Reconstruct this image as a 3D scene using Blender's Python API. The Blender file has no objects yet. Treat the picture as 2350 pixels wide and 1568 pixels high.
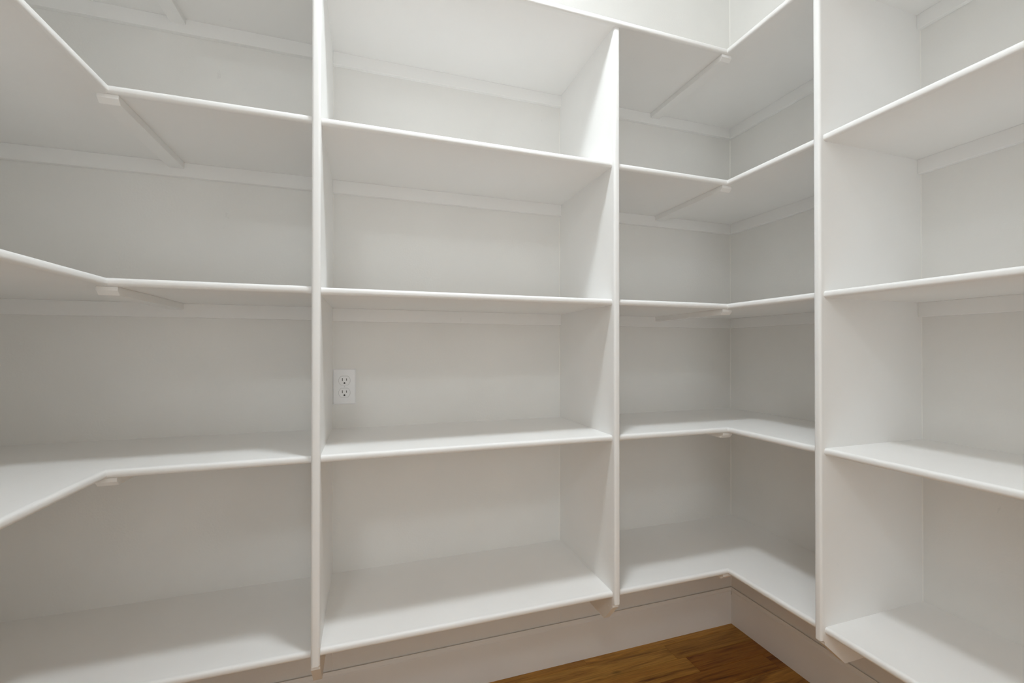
import bpy, bmesh, math, random
from mathutils import Vector
random.seed(7)
scene = bpy.context.scene
col = scene.collection

# ------------------------------------------------------------------ camera
cam_data = bpy.data.cameras.new('camera')
cam = bpy.data.objects.new('camera', cam_data)
col.objects.link(cam)
cam.location = (-1.5025, -1.5233, 1.1781)
cam.rotation_mode = 'XYZ'
cam.rotation_euler = (math.pi / 2 + 0.005, 0.0, -0.3177)
cam_data.sensor_width = 36.0
cam_data.sensor_fit = 'HORIZONTAL'
cam_data.lens = 36.0 * 1010.08 / 2350.0
cam_data.shift_y = (797.45 - 784.0) / 2350.0
cam_data.clip_start = 0.02
scene.camera = cam

# ------------------------------------------------------------------ world (closed room: only a faint neutral ambience)
world = bpy.data.worlds.new('world')
scene.world = world
world.use_nodes = True
world.node_tree.nodes['Background'].inputs[0].default_value = (1.0, 0.97, 0.93, 1)
world.node_tree.nodes['Background'].inputs[1].default_value = 0.0

# ------------------------------------------------------------------ lamps: two ceiling lights of the pantry
def lamp(name, loc, power, size, colour):
    d = bpy.data.lights.new(name, 'AREA')       # slim round ceiling discs shining down
    d.shape = 'DISK'; d.size = size
    d.energy = power
    d.color = colour
    o = bpy.data.objects.new(name, d)
    o.location = loc
    col.objects.link(o)
    return o
LIGHT_1 = (-1.20, -0.78, 2.64)
LIGHT_2 = (-2.10, -2.55, 2.64)
P1, P2, P3 = 5.2, 10.8, 9.6
LAMP_COL = (0.91, 0.985, 1.03)
lamp('ceiling_lamp', LIGHT_1, P1, 0.20, LAMP_COL).data.spread = math.radians(120)
lamp('ceiling_lamp', LIGHT_2, P2, 0.36, LAMP_COL)
# light leaving the bulging diffuser of the near fixture sideways
_d = bpy.data.lights.new('diffuser_glow', 'POINT'); _d.energy = 13.4; _d.shadow_soft_size = 0.085
_d.color = LAMP_COL
_o = bpy.data.objects.new('diffuser_glow', _d); _o.location = (LIGHT_1[0], LIGHT_1[1], LIGHT_1[2]); col.objects.link(_o)
# added soft fill behind the camera to lift the recesses; no doorway there
_d = bpy.data.lights.new('fill_light', 'AREA')
_d.shape = 'RECTANGLE'; _d.size = 0.86; _d.size_y = 2.05; _d.energy = P3; _d.color = LAMP_COL
_o = bpy.data.objects.new('fill_light', _d)
_o.location = (-1.45, -3.48, 1.06); _o.rotation_euler = (math.pi / 2, 0, 0)
col.objects.link(_o)
scene.cycles.max_bounces = 24
scene.cycles.diffuse_bounces = 16
scene.cycles.sample_clamp_indirect = 0.0

# ------------------------------------------------------------------ exposure
scene.view_settings.view_transform = 'Standard'
scene.view_settings.look = 'None'
scene.view_settings.exposure = -0.09
scene.view_settings.gamma = 1.0
scene.view_settings.use_curve_mapping = False

# ------------------------------------------------------------------ materials
def new_mat(name):
    m = bpy.data.materials.new(name)
    m.use_nodes = True
    nt = m.node_tree
    for n in list(nt.nodes):
        if n.type != 'OUTPUT_MATERIAL':
            nt.nodes.remove(n)
    b = nt.nodes.new('ShaderNodeBsdfPrincipled')
    nt.links.new(b.outputs[0], nt.nodes['Material Output'].inputs[0])
    return m, nt, b

def paint(name, colour, rough, bump_scale, bump_strength, mottling=0.02, spec=0.4, scuff=0.0):
    m, nt, b = new_mat(name)
    tc = nt.nodes.new('ShaderNodeNewGeometry')
    n1 = nt.nodes.new('ShaderNodeTexNoise'); n1.inputs['Scale'].default_value = bump_scale
    n1.inputs['Detail'].default_value = 3.0
    nt.links.new(tc.outputs['Position'], n1.inputs['Vector'])
    bp = nt.nodes.new('ShaderNodeBump'); bp.inputs['Strength'].default_value = bump_strength
    bp.inputs['Distance'].default_value = 0.001
    nt.links.new(n1.outputs['Fac'], bp.inputs['Height'])
    nt.links.new(bp.outputs[0], b.inputs['Normal'])
    n2 = nt.nodes.new('ShaderNodeTexNoise'); n2.inputs['Scale'].default_value = 5.0
    n2.inputs['Detail'].default_value = 4.0
    nt.links.new(tc.outputs['Position'], n2.inputs['Vector'])
    mr = nt.nodes.new('ShaderNodeMapRange')
    mr.inputs['From Min'].default_value = 0.3; mr.inputs['From Max'].default_value = 0.7
    mr.inputs['To Min'].default_value = 1.0 - mottling; mr.inputs['To Max'].default_value = 1.0
    nt.links.new(n2.outputs['Fac'], mr.inputs['Value'])
    mx = nt.nodes.new('ShaderNodeMix'); mx.data_type = 'RGBA'; mx.blend_type = 'MULTIPLY'
    mx.inputs['Factor'].default_value = 1.0
    mx.inputs['A'].default_value = (*colour, 1)
    nt.links.new(mr.outputs[0], mx.inputs['B'])
    # sparse rubbed scuffs
    mp = nt.nodes.new('ShaderNodeMapping'); mp.inputs['Scale'].default_value = (1.0, 1.0, 0.45)
    mp.inputs['Rotation'].default_value = (0.3, 0.25, 0.2)
    nt.links.new(tc.outputs['Position'], mp.inputs['Vector'])
    n3 = nt.nodes.new('ShaderNodeTexNoise'); n3.inputs['Scale'].default_value = 21.0
    n3.inputs['Detail'].default_value = 7.0; n3.inputs['Roughness'].default_value = 0.62
    nt.links.new(mp.outputs[0], n3.inputs['Vector'])
    r3 = nt.nodes.new('ShaderNodeMapRange')
    r3.inputs['From Min'].default_value = 0.70; r3.inputs['From Max'].default_value = 0.76
    r3.inputs['To Min'].default_value = 1.0; r3.inputs['To Max'].default_value = 1.0 - scuff
    nt.links.new(n3.outputs['Fac'], r3.inputs['Value'])
    m4 = nt.nodes.new('ShaderNodeMix'); m4.data_type = 'RGBA'; m4.blend_type = 'MULTIPLY'
    m4.inputs['Factor'].default_value = 1.0
    nt.links.new(mx.outputs['Result'], m4.inputs['A']); nt.links.new(r3.outputs[0], m4.inputs['B'])
    nt.links.new(m4.outputs['Result'], b.inputs['Base Color'])
    b.inputs['Roughness'].default_value = rough
    b.inputs['Specular IOR Level'].default_value = spec
    return m

WALL_COL = (0.835, 0.828, 0.808)
TRIM_COL = (0.88, 0.877, 0.868)
M_wall = paint('wall_paint', WALL_COL, 0.65, 160.0, 0.35, 0.03, 0.25, 0.10)
M_shelf = paint('shelf_paint', TRIM_COL, 0.42, 60.0, 0.10, 0.02, 0.35, 0.06)
M_nosing = paint('nosing_paint', (0.865, 0.863, 0.856), 0.42, 45.0, 0.12, 0.015, 0.25)
M_ceiling = paint('ceiling_paint', (0.87, 0.867, 0.858), 0.8, 120.0, 0.4, 0.02, 0.2)
M_base = paint('baseboard_paint', (0.88, 0.875, 0.862), 0.4, 50.0, 0.12, 0.03, 0.4)
M_caulk = paint('caulk_bead', (0.86, 0.85, 0.82), 0.5, 80.0, 0.1, 0.01, 0.3)
M_plastic = paint('outlet_plastic', (0.86, 0.86, 0.87), 0.3, 30.0, 0.02, 0.0, 0.5)
M_slot, _nt, _b = new_mat('dark_slot')
_b.inputs['Base Color'].default_value = (0.012, 0.011, 0.010, 1); _b.inputs['Roughness'].default_value = 0.6
M_slot2, _nt, _b = new_mat('brass_slot')
_b.inputs['Base Color'].default_value = (0.10, 0.095, 0.08, 1); _b.inputs['Roughness'].default_value = 0.5
M_scuff, _nt, _b = new_mat('scuff')
_b.inputs['Base Color'].default_value = (0.38, 0.37, 0.35, 1); _b.inputs['Roughness'].default_value = 0.7
M_glass, _nt, _b = new_mat('lit_diffuser')
_b.inputs['Base Color'].default_value = (0.9, 0.9, 0.88, 1)
_b.inputs['Emission Color'].default_value = (1, 0.98, 0.95, 1); _b.inputs['Emission Strength'].default_value = 3.0
M_metal, _nt, _b = new_mat('brushed_nickel')
_b.inputs['Base Color'].default_value = (0.6, 0.58, 0.55, 1); _b.inputs['Metallic'].default_value = 1.0
_b.inputs['Roughness'].default_value = 0.35

def wood():
    m, nt, b = new_mat('oak_plank')
    N = nt.nodes; L = nt.links
    geo = N.new('ShaderNodeNewGeometry'); oi = N.new('ShaderNodeObjectInfo')
    # every plank gets its own slice of the grain
    off = N.new('ShaderNodeCombineXYZ')
    mul = N.new('ShaderNodeMath'); mul.operation = 'MULTIPLY'; mul.inputs[1].default_value = 37.0
    L.new(oi.outputs['Random'], mul.inputs[0])
    L.new(mul.outputs[0], off.inputs['X']); L.new(mul.outputs[0], off.inputs['Z'])
    add = N.new('ShaderNodeVectorMath'); add.operation = 'ADD'
    L.new(geo.outputs['Position'], add.inputs[0]); L.new(off.outputs[0], add.inputs[1])
    mp = N.new('ShaderNodeMapping'); mp.inputs['Scale'].default_value = (1.6, 17.0, 1.0)
    L.new(add.outputs[0], mp.inputs['Vector'])
    warp = N.new('ShaderNodeTexNoise'); warp.inputs['Scale'].default_value = 1.4; warp.inputs['Detail'].default_value = 2
    L.new(mp.outputs[0], warp.inputs['Vector'])
    grain = N.new('ShaderNodeTexNoise'); grain.inputs['Scale'].default_value = 1.7
    grain.inputs['Detail'].default_value = 6; grain.inputs['Roughness'].default_value = 0.6
    grain.inputs['Distortion'].default_value = 1.1
    L.new(mp.outputs[0], grain.inputs['Vector'])
    mp2 = N.new('ShaderNodeMapping'); mp2.inputs['Scale'].default_value = (6.0, 160.0, 1.0)
    L.new(add.outputs[0], mp2.inputs['Vector'])
    fine = N.new('ShaderNodeTexNoise'); fine.inputs['Scale'].default_value = 1.6; fine.inputs['Detail'].default_value = 4
    L.new(mp2.outputs[0], fine.inputs['Vector'])
    ramp = N.new('ShaderNodeValToRGB'); e = ramp.color_ramp.elements
    e[0].position = 0.30; e[0].color = (0.15, 0.060, 0.012, 1)
    e[1].position = 0.44; e[1].color = (0.42, 0.215, 0.045, 1)
    x = e.new(0.55); x.color = (0.54, 0.30, 0.065, 1)
    x = e.new(0.72); x.color = (0.46, 0.23, 0.045, 1)
    L.new(grain.outputs['Fac'], ramp.inputs['Fac'])
    # fine dark pores
    fr = N.new('ShaderNodeMapRange'); fr.inputs['From Min'].default_value = 0.30; fr.inputs['From Max'].default_value = 0.62
    fr.inputs['To Min'].default_value = 0.72; fr.inputs['To Max'].default_value = 1.08
    L.new(fine.outputs['Fac'], fr.inputs['Value'])
    m1 = N.new('ShaderNodeMix'); m1.data_type = 'RGBA'; m1.blend_type = 'MULTIPLY'; m1.inputs['Factor'].default_value = 1
    L.new(ramp.outputs[0], m1.inputs['A']); L.new(fr.outputs[0], m1.inputs['B'])
    # knots
    mp3 = N.new('ShaderNodeMapping'); mp3.inputs['Scale'].default_value = (4.5, 11.0, 1.0)
    L.new(add.outputs[0], mp3.inputs['Vector'])
    vo = N.new('ShaderNodeTexVoronoi'); vo.inputs['Scale'].default_value = 1.0
    L.new(mp3.outputs[0], vo.inputs['Vector'])
    kr = N.new('ShaderNodeMapRange'); kr.inputs['From Min'].default_value = 0.0; kr.inputs['From Max'].default_value = 0.12
    kr.inputs['To Min'].default_value = 0.35; kr.inputs['To Max'].default_value = 1.0
    L.new(vo.outputs['Distance'], kr.inputs['Value'])
    m2 = N.new('ShaderNodeMix'); m2.data_type = 'RGBA'; m2.blend_type = 'MULTIPLY'; m2.inputs['Factor'].default_value = 1
    L.new(m1.outputs['Result'], m2.inputs['A']); L.new(kr.outputs[0], m2.inputs['B'])
    # plank to plank tone plus shade painted in at the right (per-object custom tint)
    at = N.new('ShaderNodeAttribute'); at.attribute_type = 'OBJECT'; at.attribute_name = 'tone'
    m3 = N.new('ShaderNodeMix'); m3.data_type = 'RGBA'; m3.blend_type = 'MULTIPLY'; m3.inputs['Factor'].default_value = 1
    L.new(m2.outputs['Result'], m3.inputs['A']); L.new(at.outputs['Color'], m3.inputs['B'])
    L.new(m3.outputs['Result'], b.inputs['Base Color'])
    b.inputs['Roughness'].default_value = 0.45
    b.inputs['Specular IOR Level'].default_value = 0.3
    bp = N.new('ShaderNodeBump'); bp.inputs['Strength'].default_value = 0.25; bp.inputs['Distance'].default_value = 0.001
    L.new(fine.outputs['Fac'], bp.inputs['Height']); L.new(bp.outputs[0], b.inputs['Normal'])
    return m
M_wood = wood()
M_sub, _nt, _b = new_mat('floor_joint')
_b.inputs['Base Color'].default_value = (0.03, 0.018, 0.008, 1)

# ------------------------------------------------------------------ mesh helpers
def link_mesh(name, bm, mat, parent=None, smooth=False):
    bmesh.ops.recalc_face_normals(bm, faces=bm.faces)
    me = bpy.data.meshes.new(name)
    bm.to_mesh(me); bm.free()
    me.materials.append(mat)
    if smooth:
        for p in me.polygons: p.use_smooth = True
        try: me.set_sharp_from_angle(angle=math.radians(38))
        except Exception: pass
    o = bpy.data.objects.new(name, me)
    col.objects.link(o)
    if parent is not None:
        o.parent = parent
        o.matrix_parent_inverse.identity()
        o.location = -Vector(parent.location)
    return o

def box_bm(x0, x1, y0, y1, z0, z1, bevel=0.0, seg=2):
    bm = bmesh.new()
    v = [bm.verts.new((x, y, z)) for x in (x0, x1) for y in (y0, y1) for z in (z0, z1)]
    for f in ((0, 1, 3, 2), (4, 6, 7, 5), (0, 4, 5, 1), (2, 3, 7, 6), (0, 2, 6, 4), (1, 5, 7, 3)):
        bm.faces.new([v[i] for i in f])
    if bevel:
        bmesh.ops.recalc_face_normals(bm, faces=bm.faces)
        bmesh.ops.bevel(bm, geom=list(bm.edges), offset=bevel, segments=seg, affect='EDGES', profile=0.5)
    return bm

def loops_bm(loops, cap=True):
    """skin a list of closed loops of equal length"""
    bm = bmesh.new()
    V = [[bm.verts.new(p) for p in lp] for lp in loops]
    n = len(loops[0])
    for a, b in zip(V[:-1], V[1:]):
        for i in range(n):
            bm.faces.new((a[i], a[(i + 1) % n], b[(i + 1) % n], b[i]))
    if cap:
        bm.faces.new(V[0][::-1]); bm.faces.new(V[-1])
    return bm

def extrude_profile(pts, axis, a0, a1):
    """pts = list of (p,q) in the two other axes, extruded along axis from a0 to a1"""
    def P(p, q, a):
        return {0: (a, p, q), 1: (p, a, q), 2: (p, q, a)}[axis]
    return loops_bm([[P(p, q, a0) for p, q in pts], [P(p, q, a1) for p, q in pts]])

def nose_profile(depth, t, r, seg=4):
    """(d, z) points: d outward from the board edge, z downward from the top surface (0..-t)"""
    pts = [(0, 0)]
    for k in range(seg + 1):
        a = math.pi / 2 * k / seg
        pts.append((depth - r + r * math.sin(a), -r + r * math.cos(a)))
    for k in range(seg + 1):
        a = math.pi / 2 * k / seg
        pts.append((depth - r + r * math.cos(a), -t + r - r * math.sin(a)))
    pts.append((0, -t))
    return pts

ND = 0.012            # depth of the glued-on front strips
def nosing(path, ztop, t, parent, r=0.0072):
    """front strips along a plan path (points on the BOARD edge); outward = right-hand side of travel"""
    P = [Vector((p[0], p[1])) for p in path]
    nrm = []
    for a, b in zip(P[:-1], P[1:]):
        d = (b - a).normalized(); nrm.append(Vector((d.y, -d.x)))
    prof = nose_profile(ND, t, r)
    for i, (a, b) in enumerate(zip(P[:-1], P[1:])):
        loops = []
        for j, pt in ((i, a), (i + 1, b)):
            n1 = nrm[j - 1] if j > 0 else nrm[i]
            n2 = nrm[j] if j < len(nrm) else nrm[i]
            mdir = (n1 + n2) / (1 + n1.dot(n2))
            loops.append([(pt.x + mdir.x * d, pt.y + mdir.y * d, ztop + z) for d, z in prof])
        link_mesh('nosing', loops_bm(loops), M_nosing, parent, smooth=True)

def thing(name, label, cat, loc, group=None):
    o = bpy.data.objects.new(name, None)
    o.empty_display_size = 0.05
    o.location = loc
    o['label'] = label; o['category'] = cat
    if group: o['group'] = group
    col.objects.link(o)
    return o

def struct(o):
    o['kind'] = 'structure'
    return o

# ------------------------------------------------------------------ room dimensions
XL = -2.44        # left wall
YF = -3.50        # wall behind the camera
H = 2.74
WT = 0.10
T = 0.0183        # board thickness
DB = 0.3762       # front line of the shelves on the back wall
DR = 0.3825       # front line on the right wall
XC = -2.0228      # front line on the left wall
PB, PR = 0.3885, 0.3945
X1, X1b = -1.6284, -1.6083     # left upright
X2, X2b = -0.8119, -0.7927     # middle upright
Y3, Y3b = -0.6763, -0.6953     # right upright
YE = -1.52                     # both side runs end here
CT, CD = 0.0410, 0.0150        # cleat height and depth
BB = 0.1515

# ------------------------------------------------------------------ shell
struct(link_mesh('wall_back', box_bm(XL - WT, WT, 0, WT, 0, H), M_wall))
struct(link_mesh('wall_right', box_bm(0, WT, YF - WT, 0, 0, H), M_wall))
struct(link_mesh('wall_left', box_bm(XL - WT, XL, YF - WT, 0, 0, H), M_wall))
struct(link_mesh('wall_front', box_bm(XL, 0, YF - WT, YF, 0, H), M_wall))
struct(link_mesh('ceiling', box_bm(XL - WT, WT, YF - WT, WT, H, H + WT), M_ceiling))
floor = struct(link_mesh('floor', box_bm(XL - WT, WT, YF - WT, WT, -0.06, -0.0100), M_sub))

# floor planks: strips along x, 80 mm wide
PW = 0.0800
seam0 = -0.043
rows = []
y = 0.0
yy = [0.0, seam0]
while yy[-1] - PW > YF: yy.append(yy[-1] - PW)
yy.append(YF)
fixed = {1: [-0.378, -1.02, -1.75], 2: [-0.342, -1.25, -1.98], 0: [-0.72, -1.50], 3: [-0.66, -0.05, -1.45]}
tones_with_shade = {(0, 0): (1.05, 1.0, .95), (1, 0): (0.80, 0.74, 0.66), (1, 1): (1.02, 1.02, 1.0), (2, 0): (.64, .48, .36),
               (2, 1): (0.95, .90, .82), (3, 0): (0.62, .46, .34), (3, 1): (.66, .50, .36), (3, 2): (1.0, .94, .82)}  # plank variation, with the right-hand planks darkened to carry the shelves' shade
for r in range(len(yy) - 1):
    ya, yb = yy[r + 1], yy[r]
    cuts = sorted(fixed.get(r, [random.uniform(-0.9, -0.2), random.uniform(-1.7, -1.1)]), reverse=True)
    xs = [0.0] + cuts + [XL]
    for k in range(len(xs) - 1):
        g = 0.0004
        o = link_mesh('plank', box_bm(xs[k + 1] + g, xs[k] - g, ya + g, yb - g, -0.0100, random.uniform(-0.0002, 0.0), 0.0006, 1), M_wood, floor)
        t = tones_with_shade.get((r, k))
        if t is None:
            v = random.uniform(0.72, 1.05); w = random.uniform(0.86, 1.0)
            t = (v, v * w, v * w * w)
        o['tone'] = [float(c) for c in t]

# baseboards: flat board, eased ogee at the top and a fine shadow gap to the wall
def base_profile():
    return [(0.0, 0.0), (0.0140, 0.0), (0.0140, 0.1360), (0.0132, 0.1385), (0.0112, 0.1400), (0.0098, 0.1425),
            (0.0090, 0.1480), (0.0082, 0.1500), (0.0070, BB), (0.0058, BB), (0.0052, 0.1400), (0.0, 0.1400)]
def baseboard(name, side, a0, a1):
    pr = base_profile()
    if side == 'back':   # loops along x, mitred
        loops = [[(a0 + d, -d, z) for d, z in pr], [(a1 - d, -d, z) for d, z in pr]]
    elif side == 'front':
        loops = [[(a0 + d, YF + d, z) for d, z in pr], [(a1 - d, YF + d, z) for d, z in pr]]
    elif side == 'right':
        loops = [[(-d, a0 + d, z) for d, z in pr], [(-d, a1 - d, z) for d, z in pr]]
    else:
        loops = [[(XL + d, a0 + d, z) for d, z in pr], [(XL + d, a1 - d, z) for d, z in pr]]
    return struct(link_mesh(name, loops_bm(loops), M_base, smooth=True))
bb_back = baseboard('baseboard_back', 'back', XL, 0.0)
# open hairline where the two boards meet in the corner
link_mesh('corner_gap', box_bm(-0.0147, -0.0138, -0.0147, -0.0138, 0.124, 0.137), M_slot, bb_back)
baseboard('baseboard_right', 'right', YF, 0.0)
baseboard('baseboard_left', 'left', YF, 0.0)
baseboard('baseboard_front', 'front', XL, 0.0)

# painted caulk bead in the room corner
def caulk(x, y, dx, dy, z0, z1, parent=None, r=0.0030):
    pts = [(x, y), (x + dx * r, y), (x, y + dy * r)]
    return link_mesh('caulk_bead', extrude_profile(pts, 2, z0, z1), M_caulk, parent)
struct_c = caulk(0, 0, -1, -1, BB, H); struct_c.name = 'trim_1'; struct(struct_c)

# ------------------------------------------------------------------ upright panels
ZP = 0.354            # lowest edge of the uprights
def upright(label, wall, c0, c1, front, ztop, chamfer_low=0.325, ftop=None):
    """wall 'back': panel between x=c0..c1 ; 'right'/'left': between y=c1..c0"""
    cut_z = 0.428
    F = front - ND
    # side outline (depth from wall, z) of the board
    k = (front - chamfer_low) / (cut_z - ZP)
    zb = ZP + (F - chamfer_low) / k
    outline = [(0, ZP), (chamfer_low, ZP), (F, zb), (F, ztop), (0, ztop)]
    t = c1 - c0
    if wall == 'back':
        root = thing('upright_panel', label, 'upright panel', ((c0 + c1) / 2, -front / 2, ZP), 'upright panels between the shelf bays')
        place = lambda d, w, z: (w, -d, z)
    elif wall == 'right':
        root = thing('upright_panel', label, 'upright panel', (-front / 2, (c0 + c1) / 2, ZP), 'upright panels between the shelf bays')
        place = lambda d, w, z: (-d, w, z)
    else:
        root = thing('upright_panel', label, 'upright panel', (XL + front / 2, (c0 + c1) / 2, ZP), 'upright panels between the shelf bays')
        place = lambda d, w, z: (XL + d, w, z)
    link_mesh('board', loops_bm([[place(d, c0, z) for d, z in outline], [place(d, c1, z) for d, z in outline]]), M_shelf, root)
    # front strip with rounded corners, its foot rounded and cut on the same slope
    r = 0.0062; seg = 5; n = []
    rows = []
    prof = [(0.0, 0.0)]
    for q in range(seg + 1):
        a = math.pi / 2 * q / seg
        prof.append((ND - r + r * math.sin(a), r - r * math.cos(a)))
    for q in range(seg + 1):
        a = math.pi / 2 * q / seg
        prof.append((ND - r + r * math.cos(a), abs(t) - r + r * math.sin(a)))
    prof.append((0.0, abs(t)))
    s = 1 if t > 0 else -1
    def foot(d, w):   # lower end: sloped with rounded corners
        base = zb + d / k
        e = min(w, abs(t) - w); rr = 0.0065
        lift = 0.0 if e >= rr else rr - math.sqrt(max(0, rr * rr - (rr - e) ** 2))
        return base + lift
    lo = [place(F + d, c0 + s * w, foot(d, w)) for d, w in prof]
    hi = [place(F + d, c0 + s * w, ztop if ftop is None else ftop) for d, w in prof]
    link_mesh('front_strip', loops_bm([lo, hi]), M_nosing, root, smooth=True)
    return root

ZB_L, ZB = 2.158, 2.150
u1 = upright('white upright panel left of the socket bay, leftmost of the visible uprights', 'back', X1, X1b, PB, ZB_L)
u2 = upright('white upright panel between the socket bay and the right corner, topped by the highest shelf', 'back', X2, X2b, PB, ZB - T)
u3 = upright('white upright panel standing out from the right wall, rightmost of the uprights', 'right', Y3b, Y3, PR, ZB - T, 0.310)
u4 = upright('white end panel of the right wall shelves, beyond the right edge of the view', 'right', YE - 0.0195, YE, PR, ZB - T)
u5 = upright('white end panel of the left wall shelves, beyond the left edge of the view', 'left', YE - 0.0195, YE, 0.429, ZB_L)
# caulk beads where the uprights meet the back wall
caulk(X1b, 0, 1, -1, BB, ZB, u1, 0.002)
caulk(X2, 0, -1, -1, BB, ZB - T, u2, 0.002)
caulk(0, Y3b, -1, -1, BB, ZB - T, u3, 0.0022)
# driven nail head painted over, low on the middle upright
nb = bmesh.new()
bmesh.ops.create_uvsphere(nb, u_segments=10, v_segments=6, radius=0.0016)
for v in nb.verts: v.co = Vector((X2 + v.co.x * 0.5, -0.352 + v.co.y, 0.408 + v.co.z * 1.3))
link_mesh('nail_head', nb, M_nosing, u2, smooth=True)

# ------------------------------------------------------------------ shelves
def cleat_back(x0, x1, zu, parent):
    link_mesh('cleat', box_bm(x0, x1, -CD, 0, zu - CT, zu, 0.0009, 1), M_shelf, parent)
def cleat_right(y0, y1, zu, parent):
    link_mesh('cleat', box_bm(-CD, 0, y0, y1, zu - CT, zu, 0.0009, 1), M_shelf, parent)
def cleat_left(y0, y1, zu, parent):
    link_mesh('cleat', box_bm(XL, XL + CD, y0, y1, zu - CT, zu, 0.0009, 1), M_shelf, parent)
def bracket(xc, front, zu, parent):
    pr = [(-CD, 0), (-CD, -0.018), (-(front - 0.0095), -0.018), (-front, -0.0085), (-front, 0)]
    bm = extrude_profile([(p, zu + q) for p, q in pr], 0, xc - 0.0192, xc + 0.0192)
    bmesh.ops.recalc_face_normals(bm, faces=bm.faces)
    bmesh.ops.bevel(bm, geom=list(bm.edges), offset=0.0009, segments=2, affect='EDGES', profile=0.5)
    link_mesh('bracket', bm, M_shelf, parent)

def board(x0, x1, y0, y1, ztop, parent):
    link_mesh('board', box_bm(x0, x1, y0, y1, ztop - T, ztop), M_shelf, parent)

def left_corner_shelf(z, label, ext=0.0, brk=0.371):
    r = thing('corner_shelf', label, 'shelf', ((XL + X1) / 2, -0.2, z - T), 'shelves in the left corner bay')
    e = -(DB + ext) + ND; xe = XC - ND + ext
    board(xe, X1, e, 0, z, r)
    board(XL, xe, YE, 0, z, r)
    nosing([(X1, e), (xe, e), (xe, YE)][::-1] if False else [(xe, YE), (xe, e), (X1, e)], z, T, r)
    cleat_back(XL + CD, X1, z - T, r)
    cleat_left(YE, 0, z - T, r)
    bracket(XC - 0.004 + ext, brk, z - T, r)
    return r

def mid_shelf(z, label):
    r = thing('straight_shelf', label, 'shelf', ((X1b + X2) / 2, -DB / 2, z - T), 'shelves in the socket bay')
    e = -DB + ND
    board(X1b, X2, e, 0, z, r)
    nosing([(X1b, e), (X2, e)], z, T, r)
    cleat_back(X1b, X2, z - T, r)
    return r

def right_corner_shelf(z, label, brk=0.370):
    r = thing('corner_shelf', label, 'shelf', (X2b / 2, -0.2, z - T), 'shelves in the right corner bay')
    e = -DB + ND; xe = -DR + ND
    board(X2b, xe, e, 0, z, r)
    board(xe, 0, Y3, 0, z, r)
    nosing([(X2b, e), (xe, e), (xe, Y3)], z, T, r)
    cleat_back(X2b, 0, z - T, r)
    cleat_right(Y3, -CD, z - T, r)
    bracket(-0.378, brk, z - T, r)
    return r

def right_shelf(z, label):
    r = thing('straight_shelf', label, 'shelf', (-DR / 2, (Y3b + YE) / 2, z - T), 'shelves right of the right upright')
    xe = -DR + ND
    board(xe, 0, YE, Y3b, z, r)
    nosing([(xe, Y3b), (xe, YE)], z, T, r)
    cleat_right(YE, Y3b, z - T, r)
    return r

left_corner_shelf(1.7392, 'white L-shaped shelf in the left corner bay, higher of the two above the socket height')
left_corner_shelf(1.3303, 'white L-shaped shelf in the left corner bay, at eye level just above the socket height')
left_corner_shelf(0.9240, 'white L-shaped shelf in the left corner bay, just below the socket height')
left_corner_shelf(0.4598, 'white L-shaped shelf in the left corner bay, lowest one, cut by the bottom edge')
mid_shelf(1.7388, 'straight white shelf in the socket bay, two above the socket')
mid_shelf(1.3285, 'straight white shelf in the socket bay, directly above the socket')
mid_shelf(0.9238, 'straight white shelf in the socket bay, directly below the socket')
mid_shelf(0.4606, 'straight white shelf in the socket bay, lowest one above the baseboard')
right_corner_shelf(1.7362, 'white L-shaped shelf in the right corner bay, first below the top shelf')
right_corner_shelf(1.3288, 'white L-shaped shelf in the right corner bay, at eye level, second below the top shelf')
right_corner_shelf(0.9234, 'white L-shaped shelf in the right corner bay, second from the floor')
right_corner_shelf(0.4615, 'white L-shaped shelf in the right corner bay, lowest one above the wood floor')
right_shelf(1.7366, 'straight white shelf right of the right upright, highest one with its edge visible')
right_shelf(1.3297, 'straight white shelf on the right wall right of the right upright, at eye level')
right_shelf(0.9234, 'straight white shelf on the right wall right of the right upright, second from the floor')
right_shelf(0.4627, 'straight white shelf on the right wall right of the right upright, lowest one')

# top shelves
tl = thing('corner_shelf', 'white L-shaped top shelf of the left corner bay, seen only from below with one bracket', 'shelf',
           ((XL + X1) / 2, -0.2, ZB_L - T), 'top shelves of the pantry')
TF, TR = 0.3975, 0.4030       # the top boards stand out a little further
e = -TF + ND; xe = XC + 0.020 - ND
board(xe, X1, e, 0, ZB_L, tl); board(XL, xe, YE, 0, ZB_L, tl)
nosing([(xe, YE), (xe, e), (X1, e)], ZB_L, T, tl)
cleat_back(XL + CD, X1, ZB_L - T, tl); cleat_left(YE, 0, ZB_L - T, tl)
bracket(-2.0245, 0.392, ZB_L - T, tl)
tr = thing('corner_shelf', 'long white top shelf running over the middle and right uprights, turning at the right corner', 'shelf',
           (X2, -0.2, ZB - T), 'top shelves of the pantry')
xe = -TR + ND
board(X1b, xe, e, 0, ZB, tr); board(xe, 0, YE, 0, ZB, tr)
nosing([(X1b, e), (xe, e), (xe, YE)], ZB, T, tr)
cleat_back(X1b, X2, ZB - T, tr); cleat_back(X2b, 0, ZB - T, tr)
cleat_right(Y3, -CD, ZB - T, tr); cleat_right(YE, Y3b, ZB - T, tr)
bracket(-0.3985, 0.392, ZB - T, tr)

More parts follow.
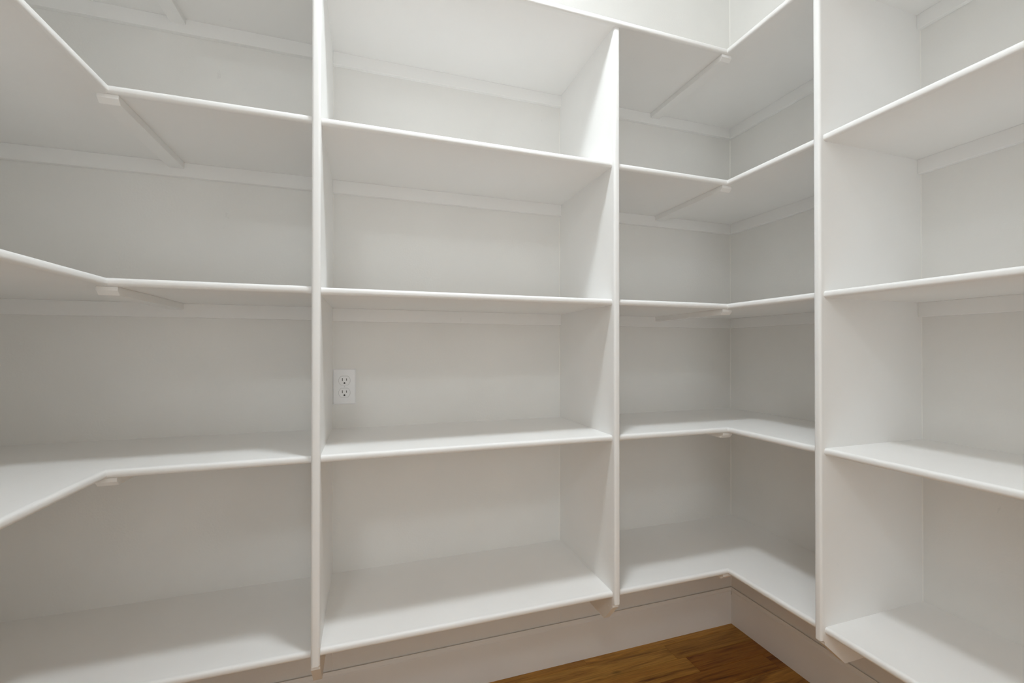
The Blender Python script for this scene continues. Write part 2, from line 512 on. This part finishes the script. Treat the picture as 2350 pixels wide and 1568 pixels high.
# ------------------------------------------------------------------ electric socket
OX0, OX1 = X1b + 0.0012, X1b + 0.0012 + 0.0699
OZ1 = 1.1155; OZ0 = OZ1 - 0.1143
ocx = (OX0 + OX1) / 2; ocz = (OZ0 + OZ1) / 2
sock = thing('wall_socket', 'white duplex electric socket on the back wall beside the left upright', 'socket', (ocx, 0, ocz))
def rect(x0, x1, z0, z1, y): return [(x0, y, z0), (x1, y, z0), (x1, y, z1), (x0, y, z1)]
b_ = 0.0032
link_mesh('cover_plate', loops_bm([rect(OX0, OX1, OZ0, OZ1, 0.0), rect(OX0, OX1, OZ0, OZ1, -0.0022),
          rect(OX0 + b_, OX1 - b_, OZ0 + b_, OZ1 - b_, -0.0052)]), M_plastic, sock)
def face_outline(cx, cz, w=0.0345, h=0.0288, n=8):
    R = w / 2; a0 = math.asin(h / 2 / R)
    pts = []
    for i in range(n + 1):
        a = -a0 + 2 * a0 * i / n; pts.append((cx + R * math.cos(a), cz + R * math.sin(a)))
    for i in range(n + 1):
        a = math.pi - a0 + 2 * a0 * i / n; pts.append((cx + R * math.cos(a), cz + R * math.sin(a)))
    return pts
for s in (1, -1):
    cz = ocz + s * 0.01955
    # dark hairline joint round the face, then the face itself standing slightly proud
    big = face_outline(ocx, cz, 0.0357, 0.0300); sm = face_outline(ocx, cz)
    rc = link_mesh('receptacle', loops_bm([[(x, -0.0050, z) for x, z in sm], [(x, -0.0064, z) for x, z in sm],
                   [(ocx + (x - ocx) * 0.965, -0.0068, cz + (z - cz) * 0.965) for x, z in sm]]), M_plastic, sock)
    jm = bmesh.new(); n = len(big)
    A = [jm.verts.new((x, -0.00525, z)) for x, z in big]; B = [jm.verts.new((x, -0.00525, z)) for x, z in sm]
    C_ = [jm.verts.new((x, -0.00505, z)) for x, z in big]; D_ = [jm.verts.new((x, -0.00505, z)) for x, z in sm]
    for i in range(n):
        j = (i + 1) % n
        jm.faces.new((A[i], A[j], B[j], B[i])); jm.faces.new((A[i], C_[i], C_[j], A[j]))
        jm.faces.new((C_[i], D_[i], D_[j], C_[j])); jm.faces.new((B[i], B[j], D_[j], D_[i]))
    g = link_mesh('joint', jm, M_scuff, rc)
    g.location = (0, 0, 0)
    for dx, hh in ((-0.00625, 0.0088), (0.00625, 0.0072)):
        q = link_mesh('slot', box_bm(ocx + dx - 0.0011, ocx + dx + 0.0011, -0.00695, -0.0060, cz + 0.0035 - hh / 2, cz + 0.0035 + hh / 2), M_slot2, rc)
        q.location = (0, 0, 0)
    # ground hole: round top, flat bottom
    gp = [(-0.0025, -0.0024), (0.0025, -0.0024)] + [(0.0025 * math.cos(math.pi * i / 8), 0.0003 + 0.0025 * math.sin(math.pi * i / 8)) for i in range(9)]
    q = link_mesh('ground_hole', loops_bm([[(ocx + x, -0.0060, cz - 0.0078 + z) for x, z in gp], [(ocx + x, -0.00695, cz - 0.0078 + z) for x, z in gp]]), M_slot, rc)
    q.location = (0, 0, 0)
sc = bmesh.new()
bmesh.ops.create_cone(sc, cap_ends=True, segments=20, radius1=0.0030, radius2=0.0026, depth=0.0012)
for v in sc.verts: v.co = Vector((ocx + v.co.x, -0.0056 - v.co.z * 0.6, ocz + v.co.y))
scr = link_mesh('screw', sc, M_plastic, sock, smooth=True)
q = box_bm(-0.0003, 0.0003, -0.0065, -0.0060, -0.0022, 0.0022)
for v in q.verts:
    a = -0.35; x, z = v.co.x, v.co.z
    v.co.x = ocx + x * math.cos(a) - z * math.sin(a); v.co.z = ocz + x * math.sin(a) + z * math.cos(a)
sl = link_mesh('screw_slot', q, M_scuff, scr); sl.location = (0, 0, 0)

# ------------------------------------------------------------------ ceiling light fixtures (above the view)
for i, (lx, ly, lz) in enumerate((LIGHT_1, LIGHT_2)):
    root = thing('ceiling_light', ('round flush ceiling light over the socket bay, above the view',
                 'round flush ceiling light behind the camera, out of view')[i], 'ceiling light', (lx, ly, H))
    ring = []
    for rad, z in ((0.104, H - 0.036), (0.118, H - 0.036), (0.122, H - 0.030), (0.122, H), (0.104, H)):
        ring.append([(lx + rad * math.cos(2 * math.pi * q / 40), ly + rad * math.sin(2 * math.pi * q / 40), z) for q in range(40)])
    link_mesh('rim', loops_bm(ring, cap=False), M_metal, root, smooth=True)
    dz = H - 0.034
    link_mesh('diffuser', loops_bm([[(lx + rr_ * math.cos(2 * math.pi * q / 40), ly + rr_ * math.sin(2 * math.pi * q / 40), z) for q in range(40)]
              for rr_, z in ((0.1035, dz), (0.1035, dz + 0.002))]), M_glass, root)
